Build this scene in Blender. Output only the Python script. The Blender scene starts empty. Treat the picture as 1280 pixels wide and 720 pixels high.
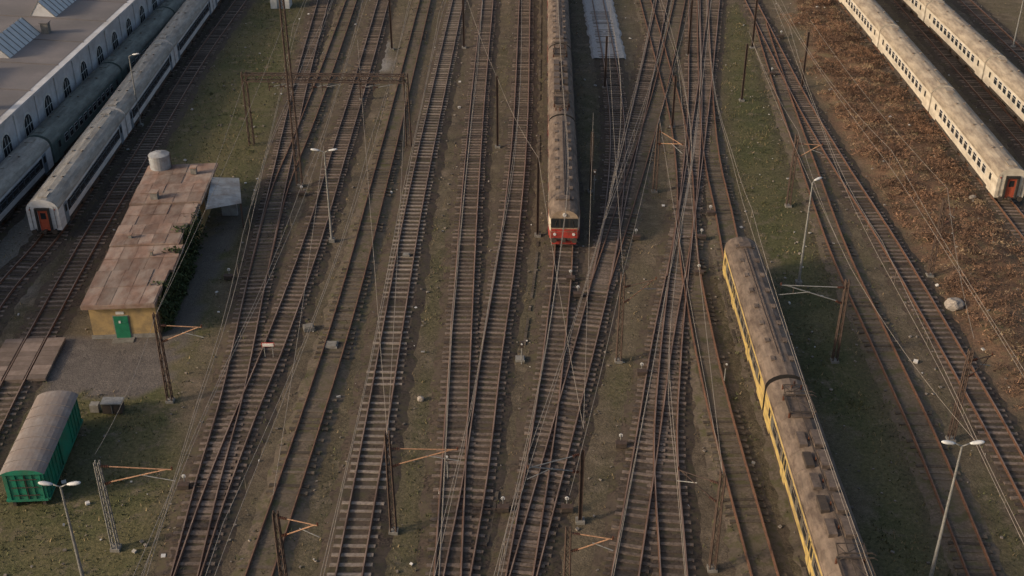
import bpy, math, random
import numpy as np
from mathutils import Vector, Matrix, kdtree, noise
random.seed(7); rng=np.random.default_rng(7)
scene=bpy.context.scene
# ---------------------------------------------------------------- survey (camera height 48 m, pitch 30 deg)
F=1469.0; PITCH=math.radians(30.05); HC=48.0
SP,CP=math.sin(PITCH),math.cos(PITCH)
def P(u,v,z=0.0):
    a=u-640; b=360-v
    dx=a; dy=F*CP+b*SP; dz=-F*SP+b*CP
    t=(z-HC)/dz
    return (dx*t,dy*t)
def proj(x,y,z):
    zz=z-HC
    d=y*CP-zz*SP; upc=y*SP+zz*CP
    return (640+F*x/d, 360-F*upc/d)
def height_at(xy,vtop):
    lo,hi=0.0,40.0
    for _ in range(40):
        m=(lo+hi)/2
        if proj(xy[0],xy[1],m)[1]>vtop: lo=m
        else: hi=m
    return lo
# ---------------------------------------------------------------- materials
def nd(nt,t,**k):
    n=nt.nodes.new(t)
    for a,b in k.items(): setattr(n,a,b)
    return n
def mixc(nt,fac,a,b,mode='MIX'):
    m=nd(nt,'ShaderNodeMix',data_type='RGBA',blend_type=mode)
    for sock,val in ((m.inputs[0],fac),(m.inputs[6],a),(m.inputs[7],b)):
        if hasattr(val,'links') or hasattr(val,'is_linked'): nt.links.new(val,sock)
        elif isinstance(val,(int,float)): sock.default_value=val
        else: sock.default_value=(*val,1)
    return m.outputs[2]
def noise_n(nt,co,scale,detail=4,rough=.6,dist=0):
    n=nd(nt,'ShaderNodeTexNoise'); n.inputs['Scale'].default_value=scale; n.inputs['Detail'].default_value=detail
    n.inputs['Roughness'].default_value=rough; n.inputs['Distortion'].default_value=dist
    nt.links.new(co,n.inputs['Vector']); return n.outputs['Fac']
def ramp(nt,fac,p0,p1):
    m=nd(nt,'ShaderNodeMapRange'); m.inputs[1].default_value=p0; m.inputs[2].default_value=p1
    nt.links.new(fac,m.inputs[0]); return m.outputs[0]
def mul(nt,a,b,op='MULTIPLY'):
    m=nd(nt,'ShaderNodeMath',operation=op)
    for s,v in ((m.inputs[0],a),(m.inputs[1],b)):
        if isinstance(v,(int,float)): s.default_value=v
        else: nt.links.new(v,s)
    return m.outputs[0]
def mat(name,c1,c2=None,scale=3.0,rough=.85,metal=0.0,bump=0.0,dirt=None,dirt_amt=.5,dscale=.7,island=0.0,fine=0,spec=.3,stretch=None):
    m=bpy.data.materials.new(name); m.use_nodes=True; nt=m.node_tree; b=nt.nodes['Principled BSDF']
    tc=nd(nt,'ShaderNodeTexCoord').outputs['Object']
    if stretch:
        mp=nd(nt,'ShaderNodeMapping'); mp.inputs['Scale'].default_value=stretch
        nt.links.new(tc,mp.inputs[0]); tc2=mp.outputs[0]
    else: tc2=tc
    c2=c2 or tuple(x*.75 for x in c1)
    n=noise_n(nt,tc2,scale,3,.65)
    col=mixc(nt,ramp(nt,n,.35,.65),c1,c2)
    if dirt:
        n2=noise_n(nt,tc2,dscale,5,.7)
        col=mixc(nt,mul(nt,ramp(nt,n2,.42,.66),dirt_amt),col,dirt)
    if island>0:
        g=nd(nt,'ShaderNodeNewGeometry').outputs['Random Per Island']
        mr=nd(nt,'ShaderNodeMapRange'); mr.inputs[3].default_value=1-island; mr.inputs[4].default_value=1+island
        nt.links.new(g,mr.inputs[0])
        vm=nd(nt,'ShaderNodeVectorMath',operation='SCALE'); nt.links.new(col,vm.inputs[0]); nt.links.new(mr.outputs[0],vm.inputs['Scale'])
        col=vm.outputs[0]
    nt.links.new(col,b.inputs['Base Color'])
    b.inputs['Roughness'].default_value=rough; b.inputs['Metallic'].default_value=metal
    b.inputs['Specular IOR Level'].default_value=spec
    if bump>0:
        bp=nd(nt,'ShaderNodeBump'); bp.inputs['Strength'].default_value=bump; bp.inputs['Distance'].default_value=.05
        nt.links.new(noise_n(nt,tc,fine or scale*4,2),bp.inputs['Height']); nt.links.new(bp.outputs[0],b.inputs['Normal'])
    return m
M={}
M['sleeper']=mat('weathered_timber_sleeper',(.165,.128,.103),(.085,.064,.051),5,.9,island=.55)
M['sleeper_light']=mat('concrete_sleeper',(.235,.195,.16),(.14,.113,.092),5,.9,island=.4)
M['sleeper_dark']=mat('buried_sleeper',(.115,.092,.07),(.072,.057,.043),5,.95,island=.4)
M['rail']=mat('rusty_rail',(.16,.08,.047),(.09,.047,.031),8,.75,.05)
M['railtop']=mat('worn_rail_head',(.33,.235,.18),(.19,.125,.092),2,.5,.35,stretch=(1,.2,1))
M['railtop_rust']=mat('rusted_rail_head',(.21,.12,.078),(.13,.075,.052),2,.7,.1)
M['steel']=mat('rusty_mast_steel',(.095,.064,.05),(.055,.04,.034),5,.8,.1)
M['steel_grey']=mat('galvanised_steel',(.27,.265,.25),(.18,.178,.17),5,.55,.2)
M['orange']=mat('oxide_cantilever_tube',(.36,.205,.12),(.22,.125,.075),5,.6,.1)
M['concrete']=mat('concrete',(.26,.245,.22),(.17,.16,.145),4,.9,dirt=(.08,.07,.05))
M['insul']=mat('brown_insulator',(.1,.04,.025),None,5,.3)
M['wire']=mat('catenary_wire',(.3,.255,.21),(.22,.19,.16),1,.5,.2)
M['glass']=mat('dark_window_glass',(.018,.021,.024),(.03,.034,.038),1,.18,spec=.6)
M['black']=mat('underframe_black',(.045,.037,.032),(.07,.053,.042),4,.85)
M['rubber']=mat('gangway_rubber',(.035,.032,.03),None,4,.8)
M['roof_emu']=mat('dirty_emu_roof',(.22,.168,.13),(.14,.108,.084),1.6,.8,bump=.2,dirt=(.07,.05,.04),dirt_amt=.85,dscale=1.3,stretch=(1.2,.5,1.6))
M['roof_box']=mat('roof_equipment_metal',(.17,.13,.105),(.1,.077,.063),3,.7,.05,dirt=(.055,.042,.033),dscale=2)
M['roof_coach']=mat('grey_coach_roof',(.4,.37,.32),(.3,.275,.235),1.5,.7,dirt=(.17,.145,.12),dirt_amt=.7,dscale=1.1,stretch=(1.6,.4,1.6))
M['roof_warm']=mat('beige_coach_roof',(.38,.32,.245),(.28,.235,.18),1.5,.7,dirt=(.15,.115,.088),dirt_amt=.8,dscale=1.1,stretch=(1.6,.4,1.6))
M['roof_green']=mat('green_coach_roof',(.21,.22,.19),(.14,.15,.13),1.5,.75,dirt=(.08,.075,.065),dirt_amt=.7,stretch=(1.6,.4,1.6))
M['white']=mat('white_coach_paint',(.64,.64,.64),(.54,.54,.54),1.5,.45,dirt=(.35,.32,.29),dirt_amt=.6,dscale=.9,stretch=(1,.6,2))
M['cream']=mat('cream_coach_paint',(.62,.56,.46),(.52,.46,.37),1.5,.45,dirt=(.3,.25,.19),dirt_amt=.6,stretch=(1,.6,2))
M['nosecream']=mat('grimy_cream_paint',(.36,.28,.2),(.27,.2,.145),2,.6,dirt=(.13,.095,.07),dirt_amt=.7,dscale=1.5)
M['blue']=mat('grey_blue_paint',(.16,.21,.25),(.12,.16,.2),1.5,.45,dirt=(.12,.11,.1),dirt_amt=.4)
M['green_coach']=mat('green_coach_paint',(.13,.175,.16),(.09,.13,.12),1.5,.5,dirt=(.09,.08,.065),dirt_amt=.5)
M['yellow']=mat('faded_yellow_emu_paint',(.56,.41,.13),(.48,.36,.15),1.2,.55,dirt=(.22,.15,.08),dirt_amt=.85,dscale=1.6,stretch=(1,.6,2.5))
M['emu_blue']=mat('faded_grey_band',(.12,.115,.1),None,1.2,.5,dirt=(.1,.08,.06))
M['red']=mat('red_emu_paint',(.38,.048,.038),(.27,.038,.03),1.5,.5,dirt=(.12,.055,.04),dirt_amt=.6,dscale=1.5)
M['orange_door']=mat('orange_red_gangway_door',(.45,.1,.05),(.32,.07,.04),2,.5)
M['ochre']=mat('ochre_render',(.42,.29,.13),(.33,.23,.105),1.2,.9,dirt=(.2,.15,.09),dirt_amt=.8,dscale=1.1)
M['roof_house']=mat('rusty_roofing_felt',(.26,.165,.122),(.15,.095,.073),1.1,.9,bump=.3,dirt=(.31,.255,.21),dirt_amt=.75,dscale=.8,island=.28,stretch=(1,.5,1))
M['door_green']=mat('green_door_paint',(.02,.17,.09),(.015,.13,.07),3,.5)
M['cont_green']=mat('green_wagon_paint',(.018,.2,.125),(.014,.15,.095),1,.55,dirt=(.06,.1,.06),dirt_amt=.6,dscale=1.2)
M['cont_roof']=mat('wagon_roof_felt',(.22,.18,.158),(.14,.112,.098),1.2,.85,dirt=(.3,.27,.25),dirt_amt=.7,dscale=1.2,bump=.3)
M['corr']=mat('pale_corrugated_sheet',(.36,.38,.385),(.27,.28,.285),1.5,.5,.1,dirt=(.17,.14,.12),dirt_amt=.7)
M['tank']=mat('tank_grey_paint',(.36,.37,.38),(.27,.28,.29),1.5,.5,dirt=(.18,.14,.11),dirt_amt=.7)
M['shedwall']=mat('pale_render_shed_wall',(.55,.55,.56),(.44,.44,.45),.6,.9,dirt=(.3,.29,.28),dirt_amt=.6,dscale=.5)
M['shedroof']=mat('shed_roof_felt',(.17,.155,.15),(.12,.11,.107),.5,.9,bump=.2,dirt=(.25,.22,.21),dirt_amt=.7,dscale=.25)
M['skylight']=mat('skylight_glazing',(.6,.6,.58),(.5,.5,.49),1,.5)
M['frame']=mat('white_trim',(.6,.6,.57),None,3,.6)
M['plank']=mat('crossing_concrete_panel',(.22,.17,.143),(.165,.125,.102),2,.9,island=.25,dirt=(.12,.09,.07))
M['rock']=mat('boulder_stone',(.33,.29,.25),(.22,.19,.16),2,.9,bump=.5)
M['litter']=mat('litter_scraps',(.5,.48,.45),(.35,.33,.3),1,.8,island=.5)
M['stone']=mat('loose_stones',(.22,.19,.16),(.13,.11,.09),3,.9,island=.5)
M['lampglass']=mat('lamp_head_white',(.6,.6,.59),None,2,.4)
M['grass']=mat('grass_blades',(.105,.104,.046),(.066,.072,.032),.25,.9,island=.5)
M['grassdry']=mat('dry_grass_blades',(.25,.19,.105),(.17,.13,.075),.3,.9,island=.5)
M['bramble']=mat('dry_bramble_twigs',(.26,.148,.09),(.145,.088,.058),.3,.9,island=.6)
M['bramble_dark']=mat('dark_bramble_stems',(.12,.072,.05),(.08,.052,.036),.35,.9,island=.5)
M['bramble_tan']=mat('dead_reed_stalks',(.36,.26,.16),(.24,.17,.105),.35,.9,island=.5)
M['ivy']=mat('ivy_leaves',(.055,.075,.028),(.035,.05,.019),1,.8,island=.5)
M['sign']=mat('white_sign_face',(.7,.68,.64),None,3,.6)
# ---------------------------------------------------------------- mesh builder
class MB:
    def __init__(s): s.v=[];s.f=[];s.m=[];s.mats=[]
    def mi(s,k):
        if k not in s.mats: s.mats.append(k)
        return s.mats.index(k)
    def add(s,vs,fs,k):
        o=len(s.v); s.v+= [tuple(x) for x in vs]; i=s.mi(k)
        for f in fs: s.f.append(tuple(a+o for a in f)); s.m.append(i)
    def box(s,c,d,k,rz=0.0,R=None):
        hx,hy,hz=d[0]/2,d[1]/2,d[2]/2
        vs=[Vector((x,y,z)) for x in(-hx,hx) for y in(-hy,hy) for z in(-hz,hz)]
        if R is None: R=Matrix.Rotation(rz,3,'Z')
        c=Vector(c); vs=[R@v+c for v in vs]
        s.add(vs,[(0,1,3,2),(4,6,7,5),(0,4,5,1),(2,3,7,6),(0,2,6,4),(1,5,7,3)],k)
    def cyl(s,p0,p1,r,k,n=8,r1=None,cap=True):
        p0=Vector(p0);p1=Vector(p1); d=p1-p0
        if d.length<1e-6:return
        q=d.to_track_quat('Z','Y').to_matrix(); r1=r if r1 is None else r1
        vs=[]
        for i in range(n):
            a=2*math.pi*i/n; e=Vector((math.cos(a),math.sin(a),0))
            vs.append(q@(e*r)+p0); vs.append(q@(e*r1)+p1)
        fs=[(2*i,(2*i+2)%(2*n),(2*i+3)%(2*n),2*i+1) for i in range(n)]
        if cap: fs+=[tuple(2*i for i in range(n))[::-1],tuple(2*i+1 for i in range(n))]
        s.add(vs,fs,k)
    def beam(s,p0,p1,w,k,h=None):
        p0=Vector(p0);p1=Vector(p1); d=p1-p0
        R=d.to_track_quat('Z','Y').to_matrix()
        s.box((p0+p1)/2,(w,h or w,d.length),k,R=R)
    def prism(s,poly,z0,z1,k,ktop=None):
        n=len(poly)
        lo=[(p[0],p[1],z0) for p in poly]; hi=[(p[0],p[1],z1) for p in poly]
        s.add(lo+hi,[(i,(i+1)%n,n+(i+1)%n,n+i) for i in range(n)]+[tuple(range(n))[::-1]],k)
        s.add(hi,[tuple(range(n))],ktop or k)
    def loft(s,secs,k,closed=False,caps=False):
        n=len(secs[0]); vs=[p for sec in secs for p in sec]; fs=[]
        for j in range(len(secs)-1):
            for i in range(n if closed else n-1):
                a=j*n+i;b=j*n+(i+1)%n
                fs.append((a,b,b+n,a+n))
        if caps: fs+=[tuple(range(n))[::-1],tuple((len(secs)-1)*n+i for i in range(n))]
        s.add(vs,fs,k)
    def obj(s,name,parent=None,loc=None,rz=0,smooth=False):
        me=bpy.data.meshes.new(name); me.from_pydata(s.v,[],s.f)
        for k in s.mats: me.materials.append(M[k])
        me.polygons.foreach_set('material_index',s.m)
        if smooth: me.polygons.foreach_set('use_smooth',[True]*len(s.f))
        me.update()
        ob=bpy.data.objects.new(name,me); scene.collection.objects.link(ob)
        if parent: ob.parent=parent
        if loc: ob.location=loc
        ob.rotation_euler[2]=rz
        return ob
def empty(name,loc=(0,0,0),rz=0):
    e=bpy.data.objects.new(name,None); scene.collection.objects.link(e); e.location=loc; e.rotation_euler[2]=rz; e.empty_display_size=.5
    return e
def tri_mesh(name,V,k,parent=None):
    n=len(V)//3
    me=bpy.data.meshes.new(name); me.vertices.add(len(V)); me.vertices.foreach_set('co',V.astype(np.float32).ravel())
    me.loops.add(n*3); me.loops.foreach_set('vertex_index',np.arange(n*3,dtype=np.int32))
    me.polygons.add(n); me.polygons.foreach_set('loop_start',np.arange(0,n*3,3,dtype=np.int32))
    me.update(calc_edges=True); me.validate(); me.materials.append(M[k])
    ob=bpy.data.objects.new(name,me); scene.collection.objects.link(ob)
    if parent: ob.parent=parent
    return ob
# ---------------------------------------------------------------- paths
class Path:
    def __init__(s,pix,ext0=60,ext1=25,step=.5):
        w=[np.array(P(*p)) for p in pix]
        d0=w[0]-w[1]; d0/=np.linalg.norm(d0); d1=w[-1]-w[-2]; d1/=np.linalg.norm(d1)
        if ext0: w=[w[0]+d0*ext0]+w
        if ext1: w=w+[w[-1]+d1*ext1]
        w=[2*w[0]-w[1]]+w+[2*w[-1]-w[-2]]
        out=[]
        for i in range(1,len(w)-2):
            a,b,c,d=w[i-1:i+3]
            t0=0;t1=t0+max(np.linalg.norm(b-a),.01)**.5;t2=t1+max(np.linalg.norm(c-b),.01)**.5;t3=t2+max(np.linalg.norm(d-c),.01)**.5
            n=max(4,int(np.linalg.norm(c-b)/.5))
            for j in range(n):
                t=t1+(t2-t1)*j/n
                A1=(t1-t)/(t1-t0)*a+(t-t0)/(t1-t0)*b;A2=(t2-t)/(t2-t1)*b+(t-t1)/(t2-t1)*c;A3=(t3-t)/(t3-t2)*c+(t-t2)/(t3-t2)*d
                B1=(t2-t)/(t2-t0)*A1+(t-t0)/(t2-t0)*A2;B2=(t3-t)/(t3-t1)*A2+(t-t1)/(t3-t1)*A3
                out.append((t2-t)/(t2-t1)*B1+(t-t1)/(t2-t1)*B2)
        out.append(w[-2]); p=np.array(out)
        cum=np.r_[0,np.cumsum(np.linalg.norm(np.diff(p,axis=0),axis=1))]
        s.L=cum[-1]; s.p=p; s.cum=cum
    def at(s,q):
        x=np.interp(q,s.cum,s.p[:,0]); y=np.interp(q,s.cum,s.p[:,1])
        e=1.0
        a=np.array([np.interp(q-e,s.cum,s.p[:,0]),np.interp(q-e,s.cum,s.p[:,1])]); b=np.array([np.interp(q+e,s.cum,s.p[:,0]),np.interp(q+e,s.cum,s.p[:,1])])
        t=b-a; t/=np.linalg.norm(t)+1e-9
        return np.array([x,y]),t
    def near(s,xy):
        d=np.hypot(s.p[:,0]-xy[0],s.p[:,1]-xy[1]); return s.cum[int(np.argmin(d))]
TR={}
TI=[0]; allpts=[]
def track(key,pix,kind='n',ext0=70,ext1=25,spacing=.66):
    path=Path(pix,ext0,ext1); TR[key]=path; i=TI[0]; TI[0]+=1
    dz=(i%9)*.004
    e=empty('railway_track')
    mb=MB(); secs=[]; n=int(path.L/.8)
    wbase={'n':1.4,'m':1.55,'b':1.15}[kind]
    for j in range(n+1):
        c,t=path.at(path.L*j/n); nx,ny=-t[1],t[0]
        wl=wbase+random.uniform(-.2,.2); wr=wbase+random.uniform(-.2,.2)
        zt={'n':.095,'m':.10,'b':.11}[kind]+dz
        sec=[]
        for o,z in((-wl-.9,-.1),(-wl-.1,zt*.4),(-wl+.3,zt),(0,zt-.01),(wr-.3,zt),(wr+.1,zt*.4),(wr+.9,-.1)):
            sec.append((c[0]+nx*o,c[1]+ny*o,z+random.uniform(-.015,.015)))
        secs.append(sec); allpts.append((c[0],c[1]))
    mb.loft(secs,'ballast' if kind!='b' else 'ballast_old'); mb.obj('ballast',e)
    mb=MB(); q=0.3; k={'n':'sleeper','m':'sleeper_light','b':'sleeper_dark'}[kind]
    while q<path.L:
        c,t=path.at(q); a=math.atan2(t[1],t[0])
        bury=noise.noise(Vector((c[0]*.15,c[1]*.15,i*3.3)))
        if not(kind=='b' and (random.random()<.2 or bury>.1)) and random.random()>.01:
            top=.16+dz-random.uniform(0,.025)-max(0,bury)*(.045 if kind!='m' else .01)
            mb.box((c[0]-t[1]*random.gauss(0,.03),c[1]+t[0]*random.gauss(0,.03),top-.08),(.25+random.uniform(-.03,.03),2.55+random.uniform(-.14,.12),.16),k,rz=a+random.gauss(0,.018))
        q+=spacing+random.uniform(-.05,.05)
    mb.obj('sleepers',e)
    mb=MB(); n=int(path.L/1.2)
    zt=.315+dz*.3
    for sd in(-1,1):
        A=[];T=[];Fo=[]
        for j in range(n+1):
            c,t=path.at(path.L*j/n); nx,ny=-t[1],t[0]
            def pt(o,z): return (c[0]+nx*(sd*.76+o),c[1]+ny*(sd*.76+o),z)
            A.append([pt(-.075,.14+dz),pt(-.07,.165+dz),pt(-.02,.19+dz),pt(-.02,zt-.05),pt(-.037,zt-.04),pt(-.037,zt)])
            T.append([pt(-.037,zt),pt(.037,zt)])
            Fo.append([pt(.037,zt),pt(.037,zt-.04),pt(.02,zt-.05),pt(.02,.19+dz),pt(.07,.165+dz),pt(.075,.14+dz)])
        mb.loft(A,'rail');mb.loft(Fo,'rail');mb.loft(T,'railtop_rust' if kind=='b' else 'railtop')
    mb.obj('rails',e)
    return path
def ballast_mat(name,c1,c2,c3,moss):
    m=bpy.data.materials.new(name); m.use_nodes=True; nt=m.node_tree; b=nt.nodes['Principled BSDF']
    tc=nd(nt,'ShaderNodeTexCoord').outputs['Object']
    v=nd(nt,'ShaderNodeTexVoronoi'); v.inputs['Scale'].default_value=8; nt.links.new(tc,v.inputs['Vector'])
    sep=nd(nt,'ShaderNodeSeparateColor'); nt.links.new(v.outputs['Color'],sep.inputs[0])
    col=mixc(nt,sep.outputs[0],c1,c2)
    col=mixc(nt,mul(nt,ramp(nt,noise_n(nt,tc,.35,5,.7),.4,.62),.8),col,c3)
    col=mixc(nt,mul(nt,ramp(nt,noise_n(nt,tc,.9,5,.75),.48,.62),moss),col,(.08,.076,.036))
    nt.links.new(col,b.inputs['Base Color']); b.inputs['Roughness'].default_value=.95; b.inputs['Specular IOR Level'].default_value=.15
    return m
M['ballast']=ballast_mat('dirty_ballast',(.098,.073,.057),(.038,.029,.024),(.09,.071,.055),.5)
M['ballast_old']=ballast_mat('overgrown_ballast',(.155,.122,.093),(.075,.06,.047),(.125,.1,.073),.85)
M['ballast_pale']=ballast_mat('fresh_pale_ballast',(.46,.44,.42),(.26,.25,.24),(.36,.345,.33),.1)
Z=3.9
track('B',[(240,0,Z),(205,45,Z),(140,132,Z),(52,248,Z),(0,372),(-60,470)],'n')
track('A',[(213,0,Z),(42,172,Z),(-26,240,Z)],'n',ext1=30)
track('T3',[(303,0),(250,75),(178,195),(115,300),(60,400),(0,515),(-60,640)],'n')
track('T4L',[(405,0),(378,100),(352,215),(322,350),(290,500),(262,600),(232,720)],'n')
track('T4R',[(480,0),(455,90),(425,190),(392,300),(345,430),(300,540),(266,630),(236,720)],'n')
track('T4M',[(440,0),(412,80),(380,165),(350,240),(322,350)],'b',ext1=0)
track('T5',[(532,0),(505,110),(472,240),(432,390),(385,540),(325,720)],'b')
track('T6',[(573,0),(545,130),(516,270),(490,420),(468,550),(437,720)],'m',spacing=.76)
track('T7',[(610,0),(597,130),(586,270),(578,400),(570,540),(560,720)],'n')
track('T8',[(656,0),(649,180),(634,320),(614,450),(594,600),(572,720)],'n')
track('T9',[(698,0,Z),(702,130,Z),(706,262,Z),(697,400),(684,510),(667,620),(650,720)],'n')
track('T10a',[(828,0),(803,120),(775,240),(752,350),(722,470),(690,590),(655,720)],'n')
track('T10b',[(747,0),(764,90),(772,170),(766,270),(750,358)],'n',ext1=0)
track('T11a',[(893,0),(878,130),(855,290),(828,430),(808,560),(782,720)],'n')
track('T11b',[(868,0),(868,150),(860,250),(848,350),(838,450),(832,560),(842,720)],'n')
track('T11c',[(806,0),(828,80),(848,160),(857,260),(845,350)],'b',ext1=0)
track('T11d',[(850,0),(826,110),(800,200),(772,290),(748,365)],'b',ext1=0)
track('T12',[(858,255),(862,330),(878,420),(898,510),(922,600),(955,720)],'b',ext0=0)
track('Y',[(878,0),(882,110),(890,200),(905,270),(926,292,Z),(983,465,Z),(1028,600,Z),(1069,720,Z)],'b')
track('T13',[(932,-10),(962,50),(1003,130),(1050,210),(1110,305),(1180,425),(1245,540),(1290,625)],'n')
track('T14',[(950,30),(982,130),(1012,215),(1050,320),(1105,440),(1160,560),(1225,720)],'b',ext0=0)
track('C',[(1087,0,Z),(1114,30,Z),(1182,108,Z),(1268,210,Z)],'n',ext1=60)
track('D',[(1140,20),(1207,95),(1280,178)],'n',ext1=60)
track('E',[(1172,0,Z),(1222,45,Z),(1283,103,Z)],'n',ext1=60)
track('D2',[(1225,20),(1290,82)],'n',ext1=60)
# freshly ballasted stretch
pt=TR['T10b']; qe=pt.near(P(762,76)); mb=MB(); secs=[]; q=0
while q<qe:
    c,t=pt.at(q); wv=1.9+random.uniform(-.15,.15); secs.append([(c[0]-t[1]*o,c[1]+t[0]*o,z) for o,z in((-wv-.3,-.05),(-wv,.15),(0,.16),(wv,.15),(wv+.3,-.05))]); q+=.8
mb.loft(secs,'ballast_pale'); mb.obj('fresh_ballast_bed')
# ---------------------------------------------------------------- ground
kd=kdtree.KDTree(len(allpts))
for i,p in enumerate(allpts): kd.insert((p[0],p[1],0),i)
kd.balance()
xs=np.arange(-84,84.1,.8); ys=np.arange(20,236,.8)
XS=np.r_[[-4000,-1500,-500,-200,-120],xs,[120,200,500,1500,4000]]; YS=np.r_[[-4000,-1000,-200,-60,0],ys,[300,500,1000,2500,6000]]
GX,GY=np.meshgrid(xs,ys)
jit=np.array([[noise.noise(Vector((x*.25,y*.25,3)))*2.5+noise.noise(Vector((x*.9,y*.9,9)))*1.0 for x in xs] for y in ys])
jit2=np.array([[noise.noise(Vector((x*.25,y*.25,33)))*2.5+noise.noise(Vector((x*.9,y*.9,19)))*1.0 for x in xs] for y in ys])
def inpoly(poly,blur=2,jitter=1):
    w=[P(*p) for p in poly]; X=GX+jit*jitter; Y=GY+jit2*jitter; r=np.zeros(X.shape,bool); n=len(w)
    for i in range(n):
        x1,y1=w[i];x2,y2=w[(i+1)%n]
        c=((y1>Y)!=(y2>Y)); 
        with np.errstate(divide='ignore',invalid='ignore'): xi=(x2-x1)*(Y-y1)/(y2-y1)+x1
        r^=c&(X<xi)
    r=r.astype(float)
    for _ in range(blur):
        q=np.pad(r,1,mode='edge'); r=(q[:-2,1:-1]+q[2:,1:-1]+q[1:-1,:-2]+q[1:-1,2:]+q[1:-1,1:-1])/5
    return r
grass=np.full(GX.shape,.12)
for poly,w in [([(320,-20),(385,-20),(340,230),(300,300),(240,440),(210,520),(230,640),(180,740),(-40,740),(-20,530),(60,500),(215,450),(290,240),(180,190),(120,290),(60,250),(200,150)],.85),
  ([(890,10),(935,0),(990,140),(1040,260),(1100,420),(1180,600),(1210,740),(1110,740),(1050,560),(990,400),(940,280),(900,200)],1),
  ([(540,250),(575,250),(550,740),(480,740)],.6),([(440,300),(490,280),(430,740),(340,740)],.45),
  ([(618,60),(640,60),(622,200),(600,330)],.55),([(722,120),(752,120),(748,280),(730,310)],.5),
  ([(1190,600),(1240,590),(1300,720),(1240,740)],.9),([(905,560),(960,560),(1000,740),(960,740)],.7),
  ([(780,430),(805,430),(780,620),(745,640)],.6),([(880,360),(930,330),(1000,640),(950,640)],.65),
  ([(240,100),(320,40),(300,200),(215,180)],.7),([(530,-10),(560,-10),(480,260),(450,260)],.45),
  ([(640,330),(690,320),(660,480),(610,560)],.4),([(0,400),(120,200),(180,200),(60,420)],.5),([(1080,200),(1130,200),(1250,450),(1200,460)],.4)]:
    grass=np.maximum(grass,inpoly(poly)*w)
brush=np.maximum(inpoly([(985,-30),(1062,-30),(1090,45),(1160,140),(1285,300),(1300,520),(1230,470),(1170,370),(1100,260),(1035,150)]),0)
brush=np.maximum(brush,.6*inpoly([(1200,420),(1300,470),(1300,600),(1240,520)]))
pale=.7*inpoly([(458,52),(486,52),(482,88),(444,88)],1,.3)
pale=np.maximum(pale,.3*inpoly([(-40,240),(60,120),(250,-20),(285,-20),(120,240),(-40,450)],1,.5))
asph=inpoly([(48,500),(62,424),(118,418),(212,420),(222,474),(160,494)],0,.35)
asph=np.maximum(asph,inpoly([(205,424),(240,330),(290,250),(308,262),(268,340),(234,430)],0,.3)*.8)
dist=np.array([[kd.find((x,y,0))[2] for x in xs] for y in ys])
bal=np.clip((3.2-dist)/1.6,0,1)
nx_,ny_=len(XS),len(YS)
verts=[];att=np.zeros((nx_*ny_,4),np.float32);att2=np.zeros((nx_*ny_,4),np.float32)
GZ=np.zeros(GX.shape)
k=0
for j,y in enumerate(YS):
    for i,x in enumerate(XS):
        a,b=i-5,j-5
        if 0<=a<len(xs) and 0<=b<len(ys):
            off=min(1,max(0,(dist[b,a]-2.2)/2))
            z=-.02+off*(.06*noise.noise(Vector((x*.4,y*.4,0)))+brush[b,a]*(.35+.5*noise.noise(Vector((x*.22,y*.22,5)))))
            GZ[b,a]=z
            att[k]=(grass[b,a],brush[b,a],pale[b,a],1); att2[k]=(bal[b,a],asph[b,a],0,1)
        else:
            z=-.02; att[k]=(.5,.2,0,1)
        verts.append((x,y,z)); k+=1
faces=[(j*nx_+i,j*nx_+i+1,(j+1)*nx_+i+1,(j+1)*nx_+i) for j in range(ny_-1) for i in range(nx_-1)]
me=bpy.data.meshes.new('ground'); me.from_pydata(verts,[],faces)
for nm,a in(('zone',att),('zone2',att2)):
    ca=me.color_attributes.new(nm,'FLOAT_COLOR','POINT'); ca.data.foreach_set('color',a.ravel())
me.polygons.foreach_set('use_smooth',[True]*len(faces)); me.update()
gm=bpy.data.materials.new('yard_ground'); gm.use_nodes=True; nt=gm.node_tree; b=nt.nodes['Principled BSDF']
tc=nd(nt,'ShaderNodeTexCoord').outputs['Object']
def attr(n):
    a=nd(nt,'ShaderNodeAttribute',attribute_name=n); s=nd(nt,'ShaderNodeSeparateColor'); nt.links.new(a.outputs['Color'],s.inputs[0]); return s.outputs
z1=attr('zone'); z2=attr('zone2')
nb=noise_n(nt,tc,.12,4,.65); nm_=noise_n(nt,tc,.7,5,.72); nf=noise_n(nt,tc,4,4,.75); nh=noise_n(nt,tc,16,2,.7)
soil=mixc(nt,ramp(nt,nm_,.35,.65),(.19,.15,.11),(.105,.082,.061))
soil=mixc(nt,ramp(nt,nb,.42,.62),soil,mixc(nt,ramp(nt,nf,.35,.65),(.15,.127,.082),(.095,.082,.053)))
gfac=mul(nt,mul(nt,z1[0],2.0),mul(nt,ramp(nt,nm_,.3,.58),ramp(nt,nf,.2,.5)))
gcl=nd(nt,'ShaderNodeClamp'); nt.links.new(gfac,gcl.inputs[0])
gcol=mixc(nt,ramp(nt,nb,.4,.6),(.084,.087,.041),(.13,.115,.06))
gcol=mixc(nt,ramp(nt,nf,.45,.7),gcol,(.052,.054,.027))
col=mixc(nt,gcl.outputs[0],soil,gcol)
bcol=mixc(nt,ramp(nt,nf,.35,.65),(.2,.122,.077),(.105,.067,.046))
bcol=mixc(nt,ramp(nt,nm_,.48,.66),bcol,(.17,.132,.076))
col=mixc(nt,mul(nt,z1[1],ramp(nt,nm_,.1,.4)),col,bcol)
col=mixc(nt,mul(nt,z2[0],mul(nt,ramp(nt,nm_,.3,.6),.8)),col,mixc(nt,ramp(nt,nf,.35,.65),(.11,.084,.065),(.06,.047,.037)))
col=mixc(nt,z1[2],col,mixc(nt,ramp(nt,nf,.35,.65),(.36,.35,.34),(.22,.215,.205)))
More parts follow.
